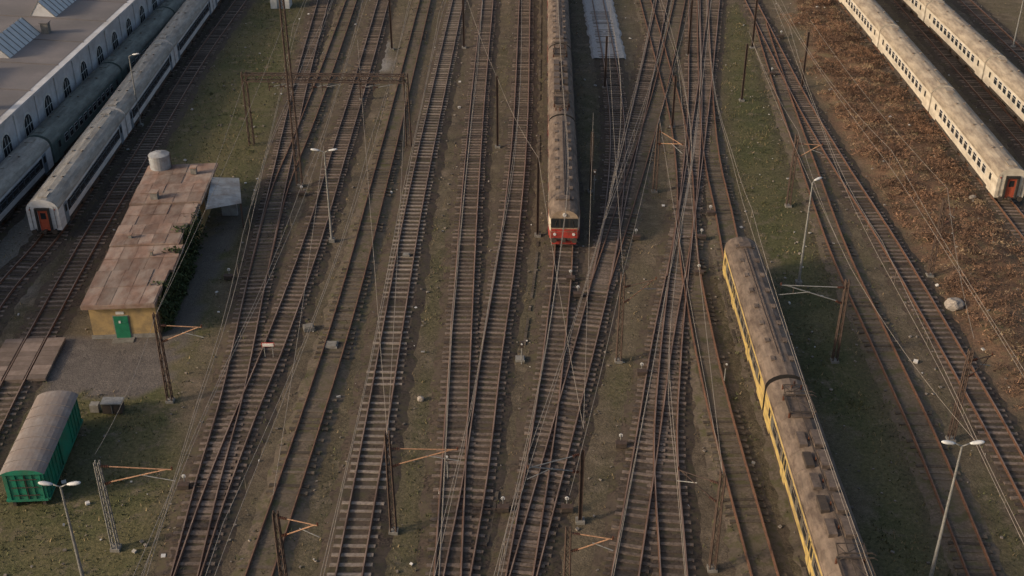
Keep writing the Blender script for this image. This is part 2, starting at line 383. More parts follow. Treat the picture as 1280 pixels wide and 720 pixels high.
col=mixc(nt,z2[1],col,mixc(nt,ramp(nt,nm_,.35,.65),(.1,.088,.08),(.15,.13,.115)))
col=mixc(nt,.9,col,mixc(nt,ramp(nt,nh,.3,.7),(.5,.5,.5),(1.55,1.52,1.48)),'MULTIPLY')
nt.links.new(col,b.inputs['Base Color']); b.inputs['Roughness'].default_value=.97; b.inputs['Specular IOR Level'].default_value=.1
bp=nd(nt,'ShaderNodeBump'); bp.inputs['Strength'].default_value=.6; bp.inputs['Distance'].default_value=.12
nt.links.new(nf,bp.inputs['Height']); nt.links.new(bp.outputs[0],b.inputs['Normal'])
me.materials.append(gm); g=bpy.data.objects.new('ground',me); scene.collection.objects.link(g)
# ---------------------------------------------------------------- grass, brambles
def sample(arr,x,y):
    i=np.clip(((x+84)/.8).astype(int),0,len(xs)-1); j=np.clip(((y-20)/.8).astype(int),0,len(ys)-1); return arr[j,i]
def scatter(n,weight,mind,pw=1.0,x0=-60,x1=75,y0=38,y1=185):
    x=rng.uniform(x0,x1,n);y=rng.uniform(y0,y1,n)
    w=sample(weight,x,y)**pw; d=sample(dist,x,y)
    keep=(rng.random(n)<w)&(d>mind)&(sample(asph,x,y)<.3)
    return x[keep],y[keep]
def tufts(x,y,h,w,blades,spread):
    n=len(x); V=[]; zb=sample(GZ,x,y)-.05
    for _ in range(blades):
        a=rng.uniform(0,2*np.pi,n); ox=x+rng.normal(0,spread,n); oy=y+rng.normal(0,spread,n)
        hh=h*rng.uniform(.5,1.3,n); lean=rng.uniform(0,2*np.pi,n); lr=hh*rng.uniform(.2,.9,n)
        p0=np.stack([ox-np.cos(a)*w,oy-np.sin(a)*w,zb],1);p1=np.stack([ox+np.cos(a)*w,oy+np.sin(a)*w,zb],1)
        p2=np.stack([ox+np.cos(lean)*lr,oy+np.sin(lean)*lr,hh+zb],1)
        V.append(np.stack([p0,p1,p2],1).reshape(-1,3))
    return np.concatenate(V)
clump=np.clip((jit+1.2)/2.4,0,1)
gx,gy=scatter(75000,grass*(.25+.75*clump),1.7)
tri_mesh('grass',tufts(gx,gy,.2,.06,3,.18),'grass')
gx,gy=scatter(48000,np.clip(grass*.5+.17,0,1)*clump,1.4)
tri_mesh('dry_grass',tufts(gx,gy,.24,.05,3,.2),'grassdry')
# weeds between the rails and sleepers
wx=[];wy=[]
for key in('T5','T12','T14','Y','T4M','T7','T8','T9','T4L','T4R','T3','T13'):
    p_=TR[key]; dens=2.2 if key in('T5','T12','T14','Y','T4M') else .7
    for _ in range(int(p_.L*dens)):
        qq=random.uniform(0,p_.L); c,t=p_.at(qq); o=random.gauss(0,1.0)
        if noise.noise(Vector((c[0]*.12,c[1]*.12,7)))>-.08: wx.append(c[0]-t[1]*o);wy.append(c[1]+t[0]*o)
tv=tufts(np.array(wx),np.array(wy),.2,.05,4,.14); tv[:,2]+=.14
tri_mesh('track_weeds',tv,'grass')
def thicket(name,n,k,wt,rmin,rmax,dens,hf,wd,x0=22,spin=.55):
    bx,by=scatter(n,wt,2.0,1,x0,82,40,200); V=[]
    bz=sample(GZ,bx,by)
    for x,y,z0 in zip(bx,by,bz):
        R=random.uniform(rmin,rmax); n_=int(dens*R*R+10)
        a=rng.uniform(0,2*np.pi,n_); r=R*np.sqrt(rng.random(n_)); px=x+r*np.cos(a);py=y+r*np.sin(a)*.9; pz=z0+R*hf*rng.random(n_)**.7*np.sqrt(np.clip(1-(r/R)**2*.85,0,1))
        d=rng.normal(0,1,(n_,3)); d[:,2]=abs(d[:,2])*.9; d/=np.linalg.norm(d,axis=1)[:,None]; l=rng.uniform(.15,spin,n_)[:,None]
        s=rng.normal(0,1,(n_,3)); s/=np.linalg.norm(s,axis=1)[:,None]
        c=np.stack([px,py,pz],1)
        V.append(np.stack([c-s*wd,c+s*wd,c+d*l],1).reshape(-1,3))
    tri_mesh(name,np.concatenate(V),k)
bw=brush*(.3+.7*clump)
thicket('bramble_thicket',13000,'bramble',bw,.3,1.05,85,.7,.038,spin=.42)
thicket('bramble_undergrowth',7000,'bramble_dark',bw,.4,1.1,60,.55,.045,spin=.4)
thicket('dead_reeds',4500,'bramble_tan',brush*(1.0-clump)*.8+brush*.2,.25,.7,110,.6,.03,spin=.4)
thicket('lineside_weeds',1100,'grass',np.clip(grass-.4,0,1)*clump,.2,.5,140,.5,.04,x0=-55,spin=.35)
def bits(name,n,k,smin,smax,wt,mind):
    x,y=scatter(n,wt,mind); mb=MB()
    for a,c,zg in zip(x,y,sample(GZ,x,y)):
        s=smin+(smax-smin)*random.random()**2
        R=Matrix.Rotation(random.uniform(0,6),3,'Z')@Matrix.Rotation(random.uniform(-.4,.4),3,'X')
        mb.box((a,c,zg+.04+s*.2),(s,s*random.uniform(.4,1),s*random.uniform(.25,.6)),k,R=R)
    mb.obj(name)
bits('loose_stones',13000,'stone',.06,.22,np.ones(GX.shape)*.5,1.0)
bits('litter',1200,'litter',.08,.32,np.ones(GX.shape)*.5,.8)
# ---------------------------------------------------------------- rolling stock
def sect(w,y,H=3.95,zb=1.0,drop=0,sc=1):
    pts=[(-w,zb),(-w,2.95),(-w*.97,3.2),(-w*.86,3.48),(-w*.66,3.7),(-w*.36,3.88),(0,H),(w*.36,3.88),(w*.66,3.7),(w*.86,3.48),(w*.97,3.2),(w,2.95),(w,zb)]
    return [(x*sc,y,z-drop*max(0,(z-2.6)/1.35)) for x,z in pts]
def bogie(mb,y):
    for a in(-1.25,1.25):
        mb.cyl((-.8,y+a,.78),(-.66,y+a,.78),.46,'black',14);mb.cyl((.66,y+a,.78),(.8,y+a,.78),.46,'black',14);mb.cyl((-.7,y+a,.78),(.7,y+a,.78),.08,'black',6)
    for x in(-.98,.98): mb.box((x,y,.75),(.14,3.3,.22),'black'); mb.box((x,y,.55),(.2,.8,.2),'black')
    mb.box((0,y,.8),(1.9,.4,.25),'black')
def car(parent,A,Bp,w,style,nose=False,tailnose=False,motor=False):
    A=np.array(A);Bp=np.array(Bp); L=float(np.linalg.norm(Bp-A)); d=(Bp-A)/L; rz=math.atan2(d[1],d[0])-math.pi/2
    g=.22; y0=g;y1=L-g
    roof,side,low,ends,band=style['roof'],style['side'],style['low'],style['ends'],style['band']
    mb=MB()
    ysec=[]
    if nose: ysec+=[(y0,.86,.22),(y0+.35,.94,.1),(y0+.9,.99,.03),(y0+1.5,1,0)]
    else: ysec+=[(y0,1,0)]
    ysec+=[(y0+2.2,1,0)]
    nmid=6
    for i in range(1,nmid): ysec.append((y0+2.2+(y1-y0-4.4)*i/nmid,1,0))
    ysec+=[(y1-2.2,1,0)]
    ysec+= [(y1-1.5,1,0),(y1-.9,.99,.03),(y1-.35,.94,.1),(y1,.86,.22)] if tailnose else [(y1,1,0)]
    secs=[sect(w,y,sc=s,drop=dr) for y,s,dr in ysec]
    mb.loft([[s[0],(s[0][0],s[0][1],1.75)] for s in secs],low)
    mb.loft([[(s[0][0],s[0][1],1.75),s[1]] for s in secs],side); mb.loft([[s[11],(s[12][0],s[12][1],1.75)] for s in secs],side)
    mb.loft([[(s[12][0],s[12][1],1.75),s[12]] for s in secs],low)
    mb.loft([s[1:12] for s in secs],roof)
    for s,fl in((secs[0],nose),(secs[-1],tailnose)):
        mb.add(s,[tuple(range(len(s)))],ends if (fl or style['type']=='coach') else 'rubber')
    mb.add([secs[0][0],secs[0][12],secs[-1][12],secs[-1][0]],[(0,1,2,3)],'black')
    mb.obj('body',parent,(A[0],A[1],0),rz)
    mb=MB()
    for sd in(-1,1):
        x=sd*(w+.006)
        if band: mb.box((x-sd*.002,(y0+y1)/2,2.25),(.012,y1-y0-4.6,.95),band)
        n=style['nwin']; a=y0+2.9; bb=y1-2.9; st=(bb-a)/n
        for i in range(n):
            if style.get('doors') and i in style['doors']:
                mb.box((x,a+st*(i+.5),1.95),(.03,1.3,1.9),style['door']); 
                for o in(-.33,.33): mb.box((x+sd*.018,a+st*(i+.5)+o,2.35),(.012,.42,.8),'glass')
                mb.box((x+sd*.018,a+st*(i+.5),1.95),(.012,.05,1.9),'rubber')
                continue
            ww=st*style.get('wf',.68)
            mb.box((x,a+st*(i+.5),2.3),(.024,ww+.08,.84),style.get('wframe',side)); mb.box((x+sd*.014,a+st*(i+.5),2.3),(.014,ww,.74),'glass')
            mb.box((x+sd*.022,a+st*(i+.5),2.45),(.01,ww,.04),style.get('wframe',side))
        for yy in(y0+1.75,y1-1.75):
            mb.box((x,yy,1.95),(.03,.85,1.9),style['door']); mb.box((x+sd*.018,yy,2.35),(.012,.5,.65),'glass')
            mb.box((x+sd*.05,yy,.85),(.25,.8,.06),'black')
        mb.box((x,(y0+y1)/2,1.12),(.02,y1-y0-4.4,.2),'black')
        mb.box((sd*(w*.985),(y0+y1)/2,3.08),(.06,y1-y0-3.2,.05),roof)
    def endface(y,s,isnose):
        if isnose:
            for xx in(-.86,0,.86): mb.box((xx*w/1.42,y-s*.012,2.5),(.68*w/1.42,.04,.75),'glass')
            mb.box((0,y-s*.004,2.5),(2.3*w/1.42,.03,.9),'rubber')
            mb.box((0,y-s*.004,1.35),(2.36*w/1.42,.05,.62),style['nose']); mb.box((0,y-s*.008,1.83),(2.3*w/1.42,.05,.22),style.get('stripe','nosecream'))
            for xx in(-.85,.85):
                mb.cyl((xx*w/1.42,y,1.45),(xx*w/1.42,y-s*.09,1.45),.13,'lampglass',12); mb.cyl((xx*w/1.42,y,1.8),(xx*w/1.42,y-s*.07,1.8),.08,'red',10)
            mb.cyl((0,y,3.3),(0,y-s*.12,3.3),.16,'lampglass',12)
            mb.box((0,y-s*.1,1.02),(2.2*w/1.42,.35,.12),'black')
            mb.box((0,y-s*.05,.75),(2.1,.2,.4),style['nose'])
            for xx in(-.62,.62): mb.beam((xx*1.3,y-s*.05,2.2),(xx*1.1,y-s*.07,2.75),.03,'black')
        else:
            mb.box((0,y-s*.012,1.95),(.85,.03,1.9),style['gang']); 
            for xx in(-.55,.55): mb.box((xx,y-s*.12,2.0),(.16,.2,2.15),'rubber')
            mb.box((0,y-s*.12,3.1),(1.26,.2,.18),'rubber'); mb.box((0,y-s*.04,2.4),(.45,.03,.6),'glass')
            for xx in(-1.08,1.08): mb.cyl((xx,y,3.0),(xx,y-s*.05,3.0),.07,'red',8); mb.beam((xx*.95,y-s*.05,1.2),(xx*.95,y-s*.05,3.3),.03,'black')
        for xx in(-.87,.87):
            mb.cyl((xx,y+s*.1,1.06),(xx,y-s*.42,1.06),.09,'black',8); mb.cyl((xx,y-s*.42,1.06),(xx,y-s*.47,1.06),.24,'black',14)
        mb.box((0,y-s*.2,1.0),(.25,.5,.25),'black')
    endface(y0,1,nose); endface(y1,-1,tailnose)
    mb.obj('fittings',parent,(A[0],A[1],0),rz)
    mb=MB()
    def rib(y,hw=.03,ex=.018,k=roof):
        P0=sect(w,y,sc=1)[2:11]
        a=[(p[0]*1.006,y-hw,p[2]+ex) for p in P0]; c=[(p[0]*1.006,y+hw,p[2]+ex) for p in P0]
        b0=[(p[0],y-hw,p[2]-.01) for p in P0]; b1=[(p[0],y+hw,p[2]-.01) for p in P0]
        mb.loft([b0,a,c,b1],k)
    yy=y0+2.4
    while yy<y1-2.3:
        rib(yy,.025,.014); yy+=style.get('rib',1.7)
    if style['type']=='coach':
        n=max(1,int((y1-y0-4)/2.6))
        for i in range(n+1):
            yy=y0+2+(y1-y0-4)*i/n
            for xx in ((-.42,.42) if i%2 else (0,)):
                mb.cyl((xx,yy,3.8),(xx,yy,3.99),.1,'roof_box',10); mb.cyl((xx,yy,3.99),(xx,yy,4.02),.15,roof,10)
        for yy in(y0+1,y1-1): mb.box((0,yy,3.96),(.8,1.0,.08),roof)
    else:
        n=max(1,int((y1-y0-4)/2.05))
        if not motor:
            for i in range(n+1):
                yy=y0+2+(y1-y0-4)*i/n
                for xx in(-.62,.62):
                    mb.box((xx,yy,3.83),(.24,.42,.18),'roof_box'); mb.box((xx,yy,3.93),(.3,.5,.03),'roof_emu')
            mb.box((0,(y0+y1)/2,3.97),(.1,(y1-y0)-3,.06),'roof_box')
            mb.box((.18,(y0+y1)/2,3.95),(.05,(y1-y0)-5,.05),'roof_box')
            mb.box((0,y0+1.9,4.0),(.9,.8,.14),'roof_box')
        else:
            for yy,hh in((y0+3.2,.75),(y1-3.2,.95)):
                for xx in(-.75,.75):
                    for o in(-.95,.95): mb.cyl((xx,yy+o,3.65),(xx,yy+o,4.12),.07,'insul',8)
                    mb.beam((xx,yy-1,4.16),(xx,yy+1,4.16),.08,'black')
                    for s in(-1,1):
                        mb.beam((xx*.9,yy+s*.9,4.2),(xx*1.0,yy+s*1.5,4.2+hh*.5),.05,'black'); mb.beam((xx*1.0,yy+s*1.5,4.2+hh*.5),(xx*.7,yy+s*.12,4.2+hh),.04,'black')
                for s in(-1,1):
                    mb.beam((-.75,yy+s*.9,4.18),(.75,yy+s*.9,4.18),.09,'black'); mb.beam((-.75,yy+s*1.5,4.2+hh*.5),(.75,yy+s*1.5,4.2+hh*.5),.04,'black')
                    mb.beam((-.8,yy+s*.18,4.24+hh),(.8,yy+s*.18,4.24+hh),.06,'black')
                    for e2 in(-1,1): mb.beam((e2*.8,yy+s*.18,4.24+hh),(e2*1.0,yy+s*.18,4.1+hh),.04,'black')
                    mb.beam((-.7,yy+s*1.45,4.2+hh*.5),(.7,yy-s*.1+s*.2,4.2+hh),.03,'black')
                mb.box((0,yy,3.98),(1.3,2.4,.1),'roof_box')
            m0=(y0+y1)/2
            for i in range(5):
                yy=m0-4+i*2.0
                mb.box((-.45,yy,4.05),(.6,1.5,.3),'roof_box'); mb.box((.5,yy,3.98),(.5,1.3,.26),'black' if i%2 else 'roof_box')
                mb.cyl((.05,yy,3.9),(.05,yy,4.2),.06,'insul',8)
            mb.cyl((.05,y0+2,4.22),(.05,y1-2,4.22),.03,'black',6)
            mb.beam((-.2,y0+.8,4.25),(.3,y0+2,4.22),.04,'black'); mb.cyl((-.2,y0+.8,3.9),(-.2,y0+.8,4.25),.07,'insul',8)
            for s in(y0+1.1,y1-1.1): 
                for xx in(-.6,0,.6): mb.cyl((xx,s,3.7),(xx,s,4.15),.06,'insul',8)
                mb.beam((-.6,s,4.17),(.6,s,4.17),.05,'black')
    mb.obj('roof_equipment',parent,(A[0],A[1],0),rz)
    mb=MB(); bogie(mb,y0+3.2);bogie(mb,y1-3.2)
    m0=(y0+y1)/2
    for yy,l in((m0-3.5,2.2),(m0-.5,1.6),(m0+2.5,2.6)):
        for xx in(-.85,.85): mb.box((xx,yy+xx*.4,.72),(.7,l,.5),'black')
    mb.box((0,m0,.95),(2.2,y1-y0-.4,.12),'black')
    mb.obj('running_gear',parent,(A[0],A[1],0),rz)
def train(name,key,q,lengths,w,styles,noses,motors=(),back=True):
    path=TR[key]
    if not np.isscalar(q): q=path.near(q)
    e=empty(name)
    if back:
        tot=0; keep=[]
        for L in lengths:
            if tot+L<q-1: keep.append(L); tot+=L
            else: break
        lengths=keep
    for i,L in enumerate(lengths):
        a,_=path.at(q); q2=q+(-L if back else L); bq,_=path.at(q2)
        car(e,a,bq,w,styles[i%len(styles)],nose=(noses and i%3==0),tailnose=(noses and i%3==2),motor=(i in motors))
        if i<len(lengths)-1:
            t=(bq-a)/np.linalg.norm(bq-a); mb=MB()
            mb.box((bq[0],bq[1],2.15),(1.1,.8,2.3),'rubber',rz=math.atan2(t[1],t[0])-math.pi/2); mb.box((bq[0],bq[1],1.0),(.25,1.2,.2),'black',rz=math.atan2(t[1],t[0])-math.pi/2)
            mb.obj('gangway_bellows',e)
        q=q2
    return e
emuY=dict(type='emu',roof='roof_emu',side='yellow',low='yellow',ends='nosecream',band='emu_blue',nwin=10,doors=(2,7),door='yellow',gang='rubber',nose='yellow',wframe='nosecream',wf=.62)
emuR=dict(type='emu',roof='roof_emu',side='cream',low='red',ends='nosecream',band='cream',nwin=10,doors=(2,7),door='red',gang='rubber',nose='red',wframe='cream',wf=.62,stripe='red')
cB=dict(type='coach',roof='roof_coach',side='white',low='white',ends='white',band='glass',nwin=11,door='blue',gang='orange_door',wf=.8,wframe='blue')
cC=dict(type='coach',roof='roof_warm',side='cream',low='cream',ends='cream',band=None,nwin=11,door='cream',gang='orange_door',wf=.6,wframe='white')
cA0=dict(cB,side='white',low='white',roof='roof_coach')
cA=dict(type='coach',roof='roof_green',side='green_coach',low='green_coach',ends='green_coach',band=None,nwin=11,door='green_coach',gang='rubber',wf=.6,wframe='white')
train('red_electric_train','T9',P(706,262,Z),[21.5,22.3,21.5,21.5,22.3,21.5],1.36,[emuR],True,(1,4))
train('yellow_electric_train','Y',P(925,290,Z),[20.6,21.8,20.6],1.38,[emuY],True,(1,),back=False)
train('passenger_coaches','B',P(50,250,Z),[21.7]*7,1.38,[cB],False)
qa=TR['A'].near(P(44,170,Z))+20.5
train('passenger_coaches','A',qa,[20.5]+[21.2]*6,1.38,[cA0,cA,cA,cA,cA,cA,cA],False)
train('passenger_coaches','C',P(1270,212,Z),[21.4]*7,1.33,[cC],False)
train('passenger_coaches','E',P(1345,163,Z),[22.0]*7,1.33,[cC],False)
# ---------------------------------------------------------------- masts, lamps, portal
def lattice(mb,x,y,z0,z1,w,k,taper=.7):
    n=max(4,int((z1-z0)/.55))
    cr=[]
    for i in range(n+1):
        f=i/n; ww=w*(1-(1-taper)*f)/2; z=z0+(z1-z0)*f
        cr.append([(x-ww,y-ww,z),(x+ww,y-ww,z),(x+ww,y+ww,z),(x-ww,y+ww,z)])
    for c in range(4): mb.beam(cr[0][c],cr[-1][c],.07,k)
    for i in range(n):
        for c in range(4):
            a,b2=(c,(c+1)%4) if i%2 else ((c+1)%4,c)
            mb.beam(cr[i][a],cr[i+1][b2],.035,k)
def insulator(mb,p,d,l=.45):
    p=Vector(p);d=Vector(d).normalized()
    mb.cyl(p,p+d*l,.04,'insul',6)
    for i in range(4): mb.cyl(p+d*(l*(i+.5)/4),p+d*(l*(i+.5)/4+.03),.09,'insul',8)
def mast(ub,vb,vt,arm=None,kind='lat',armk='orange',name='catenary_mast',w=.34,armz=6.3):
    x,y=P(ub,vb); h=height_at((x,y),vt); mb=MB()
    mb.box((x,y,.0),(.55,.55,.34),'concrete')
    k='steel'
    if kind=='lat': lattice(mb,x,y,.17,h,w,k)
    elif kind=='grey': lattice(mb,x,y,.17,h,w,'steel_grey'); k='steel_grey'
    else:
        for o in(-.1,.1): mb.beam((x+o,y,.17),(x+o,y,h),.04,k,.22)
        mb.beam((x,y,.17),(x,y,h),.16,k,.03)
    ob=empty(name); mb.obj('pole',ob)
    if arm:
        mb=MB()
        zt=min(armz,h-.3); ex,ey=P(arm[0],arm[1],zt)
        dx,dy=ex-x,ey-y; l=math.hypot(dx,dy); dx/=l;dy/=l
        l2=min(l,4.6); T=lambda r,z:(x+dx*r,y+dy*r,z)
        insulator(mb,T(.2,zt),(dx,dy,0)); insulator(mb,T(.2,zt-1.3),(dx,dy,.45))
        mb.cyl(T(.6,zt),T(l2,zt+.05),.035,armk,6); mb.cyl(T(.6,zt-1.1),T(l2*.93,zt+.05),.04,armk,6)
        mb.cyl(T(l2*.55,zt-.45),T(l2*1.02,zt-.75),.03,'steel_grey',6); mb.cyl(T(l2*.8,zt+.03),T(l2*.8,zt-.6),.02,'steel',5)
        mb.cyl(T(l2,zt+.05),T(l2,zt+.25),.05,'insul',6)
        mb.obj('cantilever',ob)
    return x,y,h
masts=[(213,502,392,(252,410)),(492,665,540,(572,563)),(725,652,562,(660,586)),(890,712,590,(848,588)),
(1043,452,350,(972,357)),(1188,550,437,(1240,445)),(1162,345,250,(1195,262)),(985,258,168,(1028,182)),(672,295,197,None),(622,184,95,None),
(773,452,342,(820,350)),(818,240,155,(853,182)),(927,126,55,None),(357,740,640,(397,658)),(708,740,660,(766,675)),(860,70,0,None),(840,160,95,None),(1002,110,40,None),(756,110,45,None),(580,60,-10,None),(940,60,-10,None),(452,125,88,None),(738,240,165,None)]
for i,(a,b_,c,d) in enumerate(masts): mast(a,b_,c,d,'lat' if i in(0,1,3,4,5,6,7,10,11,13,14) else 'H',armk='orange' if i not in(2,3,4,5,6) else 'steel_grey' if i in (2,4) else 'steel')
mast(145,686,577,(215,588),'grey'); mast(375,233,-5,None,'lat',w=.5,name='tall_lattice_mast')
mast(490,62,-20,None,'H')
def lamp(ub,vb,vt,heads=2,lean=0,hd=(1,0)):
    x,y=P(ub,vb); h=height_at((x,y),vt); e=empty('street_lamp'); mb=MB()
    mb.box((x,y,.1),(.5,.5,.4),'concrete'); mb.cyl((x,y,.2),(x,y,h*.35),.12,'steel_grey',10,r1=.09); mb.cyl((x,y,h*.35),(x,y,h),.09,'steel_grey',10,r1=.055); mb.obj('pole',e)
    mb=MB()
    for s in((-1,1) if heads==2 else (1,)):
        dx,dy=hd[0]*s,hd[1]*s
        mb.cyl((x,y,h-.05),(x+dx*.4,y+dy*.4,h+.15),.04,'steel_grey',6)
        a=math.atan2(dy,dx); R=Matrix.Rotation(a,3,'Z')@Matrix.Rotation(-.15,3,'Y')
        c=Vector((x+dx*.75,y+dy*.75,h+.2))
        secs=[]
        for f,wd,ht in((-.38,.05,.04),(-.22,.12,.08),(.1,.15,.1),(.3,.11,.07),(.38,.04,.03)):
            secs.append([R@Vector((f,wd*math.cos(t),ht*math.sin(t)))+c for t in [i*math.pi/4 for i in range(8)]])
        mb.loft(secs,'lampglass',closed=True,caps=True)
    mb.obj('lamp_heads',e,smooth=True)
lamp(415,302,190,2);lamp(108,740,608,2);lamp(1160,735,557,2,hd=(1,0));lamp(998,355,228,1,hd=(.6,.3));lamp(176,158,70,1);lamp(1266,60,-5,1)
e=empty('catenary_portal_gantry'); mb=MB()
xa,ya=P(315,181);xb,yb=P(511,183); ha=height_at((xa,ya),90)
lattice(mb,xa,ya,.0,ha,.5,'steel',.8); lattice(mb,xb,yb,.0,ha,.5,'steel',.8)
A0=Vector((xa,ya,ha-.2));B0=Vector((xb,yb,ha-.2)); D=(B0-A0); n=26
for o,zo in((-.3,0),(.3,0),(-.3,-.7),(.3,-.7)): mb.beam(A0+Vector((0,o,zo)),B0+Vector((0,o,zo)),.1,'steel')
for i in range(n):
    p=A0+D*i/n;q=A0+D*(i+1)/n
    for o in(-.3,.3):
        a,b2=(0,-.7) if i%2 else (-.7,0)
        mb.beam(p+Vector((0,o,a)),q+Vector((0,o,b2)),.055,'steel')
    mb.beam(p+Vector((0,-.3,0)),q+Vector((0,.3,0)),.05,'steel')
for f in(.15,.22,.42,.48,.72,.8):
    p=A0+D*f; mb.beam(p+Vector((0,0,-.7)),p+Vector((0,0,-1.8)),.08,'steel'); insulator(mb,p+Vector((0,0,-1.3)),(1,0,0))
    mb.cyl(p+Vector((.4,0,-1.3)),p+Vector((1.9,0,-1.0)),.04,'steel_grey',6)
mb.obj('truss',e)
# ---------------------------------------------------------------- wires
e=empty('overhead_wires'); mb=MB()
for key,ph in(('T4L',0),('T4R',9),('T5',20),('T6',5),('T8',15),('T7',40),('T9',30),('T10a',22),('T11a',8),('T11b',33),('T13',12),('Y',4),('T10b',15),('T11c',3),('T14',28),('T11d',19),('T4M',44)):
    pt=TR[key]; q=0
    prev=None
    while q<pt.L:
        c,t=pt.at(q); f=((q+ph)%52)/52; zm=7.2-1.1*(1-(2*f-1)**2); stg=.25*(1 if int((q+ph)/52)%2 else -1)*(1-2*f)
        a=(c[0]-t[1]*stg,c[1]+t[0]*stg,5.8); b2=(a[0],a[1],zm)
        if prev: mb.cyl(prev[0],a,.018,'wire',4,cap=False); mb.cyl(prev[1],b2,.018,'wire',4,cap=False)
        if int(q/4)%2==0: mb.cyl(a,b2,.008,'wire',3,cap=False)
        prev=(a,b2); q+=4
for (a,b2) in (((375,233,16),(213,502,7)),((672,295,7.5),(725,652,7)),((818,240,7.5),(773,452,7.5)),((773,452,7.5),(708,740,7)),((985,258,7.5),(1043,452,8)),((1043,452,8),(1188,690,8)),((1162,345,8),(1188,550,8)),((213,502,7),(145,686,7)),((860,70,8),(818,240,7.5)),((927,126,8),(985,258,7.5)),((622,184,7.5),(672,295,7.5)),((415,302,9),(357,740,7)),((511,183,7),(492,665,7)),((1002,110,8),(1162,345,8)),((890,712,7),(818,240,7.5)),((840,160,8),(890,712,7)),((315,181,7),(213,502,7)),((375,233,15),(511,183,7)),((756,110,8),(773,452,7.5)),((738,240,8),(725,652,7)),((452,125,7),(492,665,7)),((927,126,8),(1043,452,8)),((580,60,8),(622,184,7.5))):
    p=Vector((*P(a[0],a[1]),a[2]));q=Vector((*P(b2[0],b2[1]),b2[2])); pr=p
    for i in range(1,13):
        f=i/12; c=p.lerp(q,f); c.z-=1.0*4*f*(1-f)*.6
        mb.cyl(pr,c,.016,'wire',4,cap=False); pr=c
mb.obj('wires',e)
# ---------------------------------------------------------------- ochre service building
e=empty('railway_service_building')
FL=Vector((*P(118,424),0));FR=Vector((*P(200,421),0))
BLr=Vector((*P(190,209,3.1),0));BRr=Vector((*P(266,206,3.1),0))
q=[FL,FR,BRr,BLr]
mb=MB(); mb.prism([(p.x,p.y) for p in q],-.1,2.85,'ochre'); mb.obj('walls',e)
axL=(BLr-FL);axR=(BRr-FR)
def lerpq(u,v):
    a=FL+axL*v;b2=FR+axR*v; return a+(b2-a)*u
mb=MB(); segs=[0,.2,.37,.52,.68,.84,1.0]; zz=[3.16,3.02,3.14,3.0,3.16,3.05]
rr=[0,.06,-.03,.02,.05,.04]
for i in range(6):
    v0,v1=segs[i],segs[i+1]-.002
    if i==0: v0=-.018
    if i==5: v1=1.02
    ov=.08; ro=.03+rr[i]
    poly=[lerpq(-ov,v0),lerpq(1+ro,v0),lerpq(1+ro,v1),lerpq(-ov,v1)]
    mb.prism([(p.x,p.y) for p in poly],2.853,zz[i],'roof_house')
    nst=5
    for j in range(nst):
        for kk in range(2):
            if random.random()<.12: continue
            u0=-ov+.015+j*(1+ov+ro-.03)/nst; u1=u0+(1+ov+ro-.03)/nst-.006
            va=v0+.003+(v1-v0)*.5*kk; vb_=va+(v1-v0)*.5-.004
            poly=[lerpq(u0,va),lerpq(u1,va),lerpq(u1,vb_),lerpq(u0,vb_)]
            mb.prism([(p.x,p.y) for p in poly],zz[i]+.002,zz[i]+.02+random.random()*.03,'roof_house')
mb.obj('roof',e)
mb=MB()
dvec=(FR-FL).normalized(); nrm=Vector((dvec.y,-dvec.x,0)); a=math.atan2(dvec.y,dvec.x)
def on_front(u,z,w,h,k,t=.06,o=0):
    p=FL+(FR-FL)*u+nrm*(t/2+o); mb.box((p.x,p.y,z),(w,t,h),k,rz=a)
on_front(.46,1.0,1.2,2.04,'concrete',.05); on_front(.46,1.0,1.05,1.96,'door_green',.09); on_front(.46,1.45,.8,.06,'cont_green',.12)
on_front(.46,2.25,.6,.22,'sign',.05); on_front(.44,1.5,.14,.2,'sign',.13); on_front(.5,.18,5.2,.36,'concrete',.03)
on_front(.46,-.02,1.6,.2,'concrete',.7)
for v in(.12,.28,.42,.55,.68,.82):
    d2=axR.normalized(); p=FR+axR*v; nn=Vector((d2.y,-d2.x,0)); aa=math.atan2(d2.y,d2.x); p=p+nn*.03
    mb.box((p.x,p.y,1.6),(1.3,.07,1.1),'frame',rz=aa); p=p+nn*.03; mb.box((p.x,p.y,1.6),(1.1,.05,.9),'glass',rz=aa)
    d2=axL.normalized(); p=FL+axL*v; nn=Vector((-d2.y,d2.x,0)); aa=math.atan2(d2.y,d2.x); p=p+nn*.03
    mb.box((p.x,p.y,1.6),(1.3,.07,1.1),'frame',rz=aa); p=p+nn*.03; mb.box((p.x,p.y,1.6),(1.1,.05,.9),'glass',rz=aa)
mb.obj('door_and_windows',e)
mb=MB()
for u,v,s,h in((.3,.72,.6,.7),(.75,.93,.5,.6),(.2,.42,.25,.4),(.65,.3,.2,.35)):
    p=lerpq(u,v); mb.box((p.x,p.y,3.1+h/2),(s,s,h),'concrete'); mb.box((p.x,p.y,3.1+h+.04),(s+.15,s+.15,.08),'roof_house')
for f in(.1,.35): 
    p=lerpq(-.05,f); mb.cyl((p.x-.3,p.y,0),(p.x-.3,p.y,3.0),.05,'steel',6)
mb.obj('chimneys_and_vents',e)
mb=MB(); c=[Vector((*P(265,222,2.95),2.95)),Vector((*P(299,223,2.5),2.5)),Vector((*P(302,254,2.4),2.4)),Vector((*P(257,262,2.85),2.85))]
n=16
for i in range(n):
    f0=i/n;f1=(i+.5)/n;f2=(i+1)/n
    g=lambda f:(c[0].lerp(c[3],f),c[1].lerp(c[2],f))
    a0,b0=g(f0);a1,b1=g(f1);a2,b2=g(f2); up=Vector((0,0,.08+.05*random.random()))
    mb.add([a0,b0,b1+up,a1+up,a2,b2],[(0,1,2,3),(3,2,5,4)],'corr')
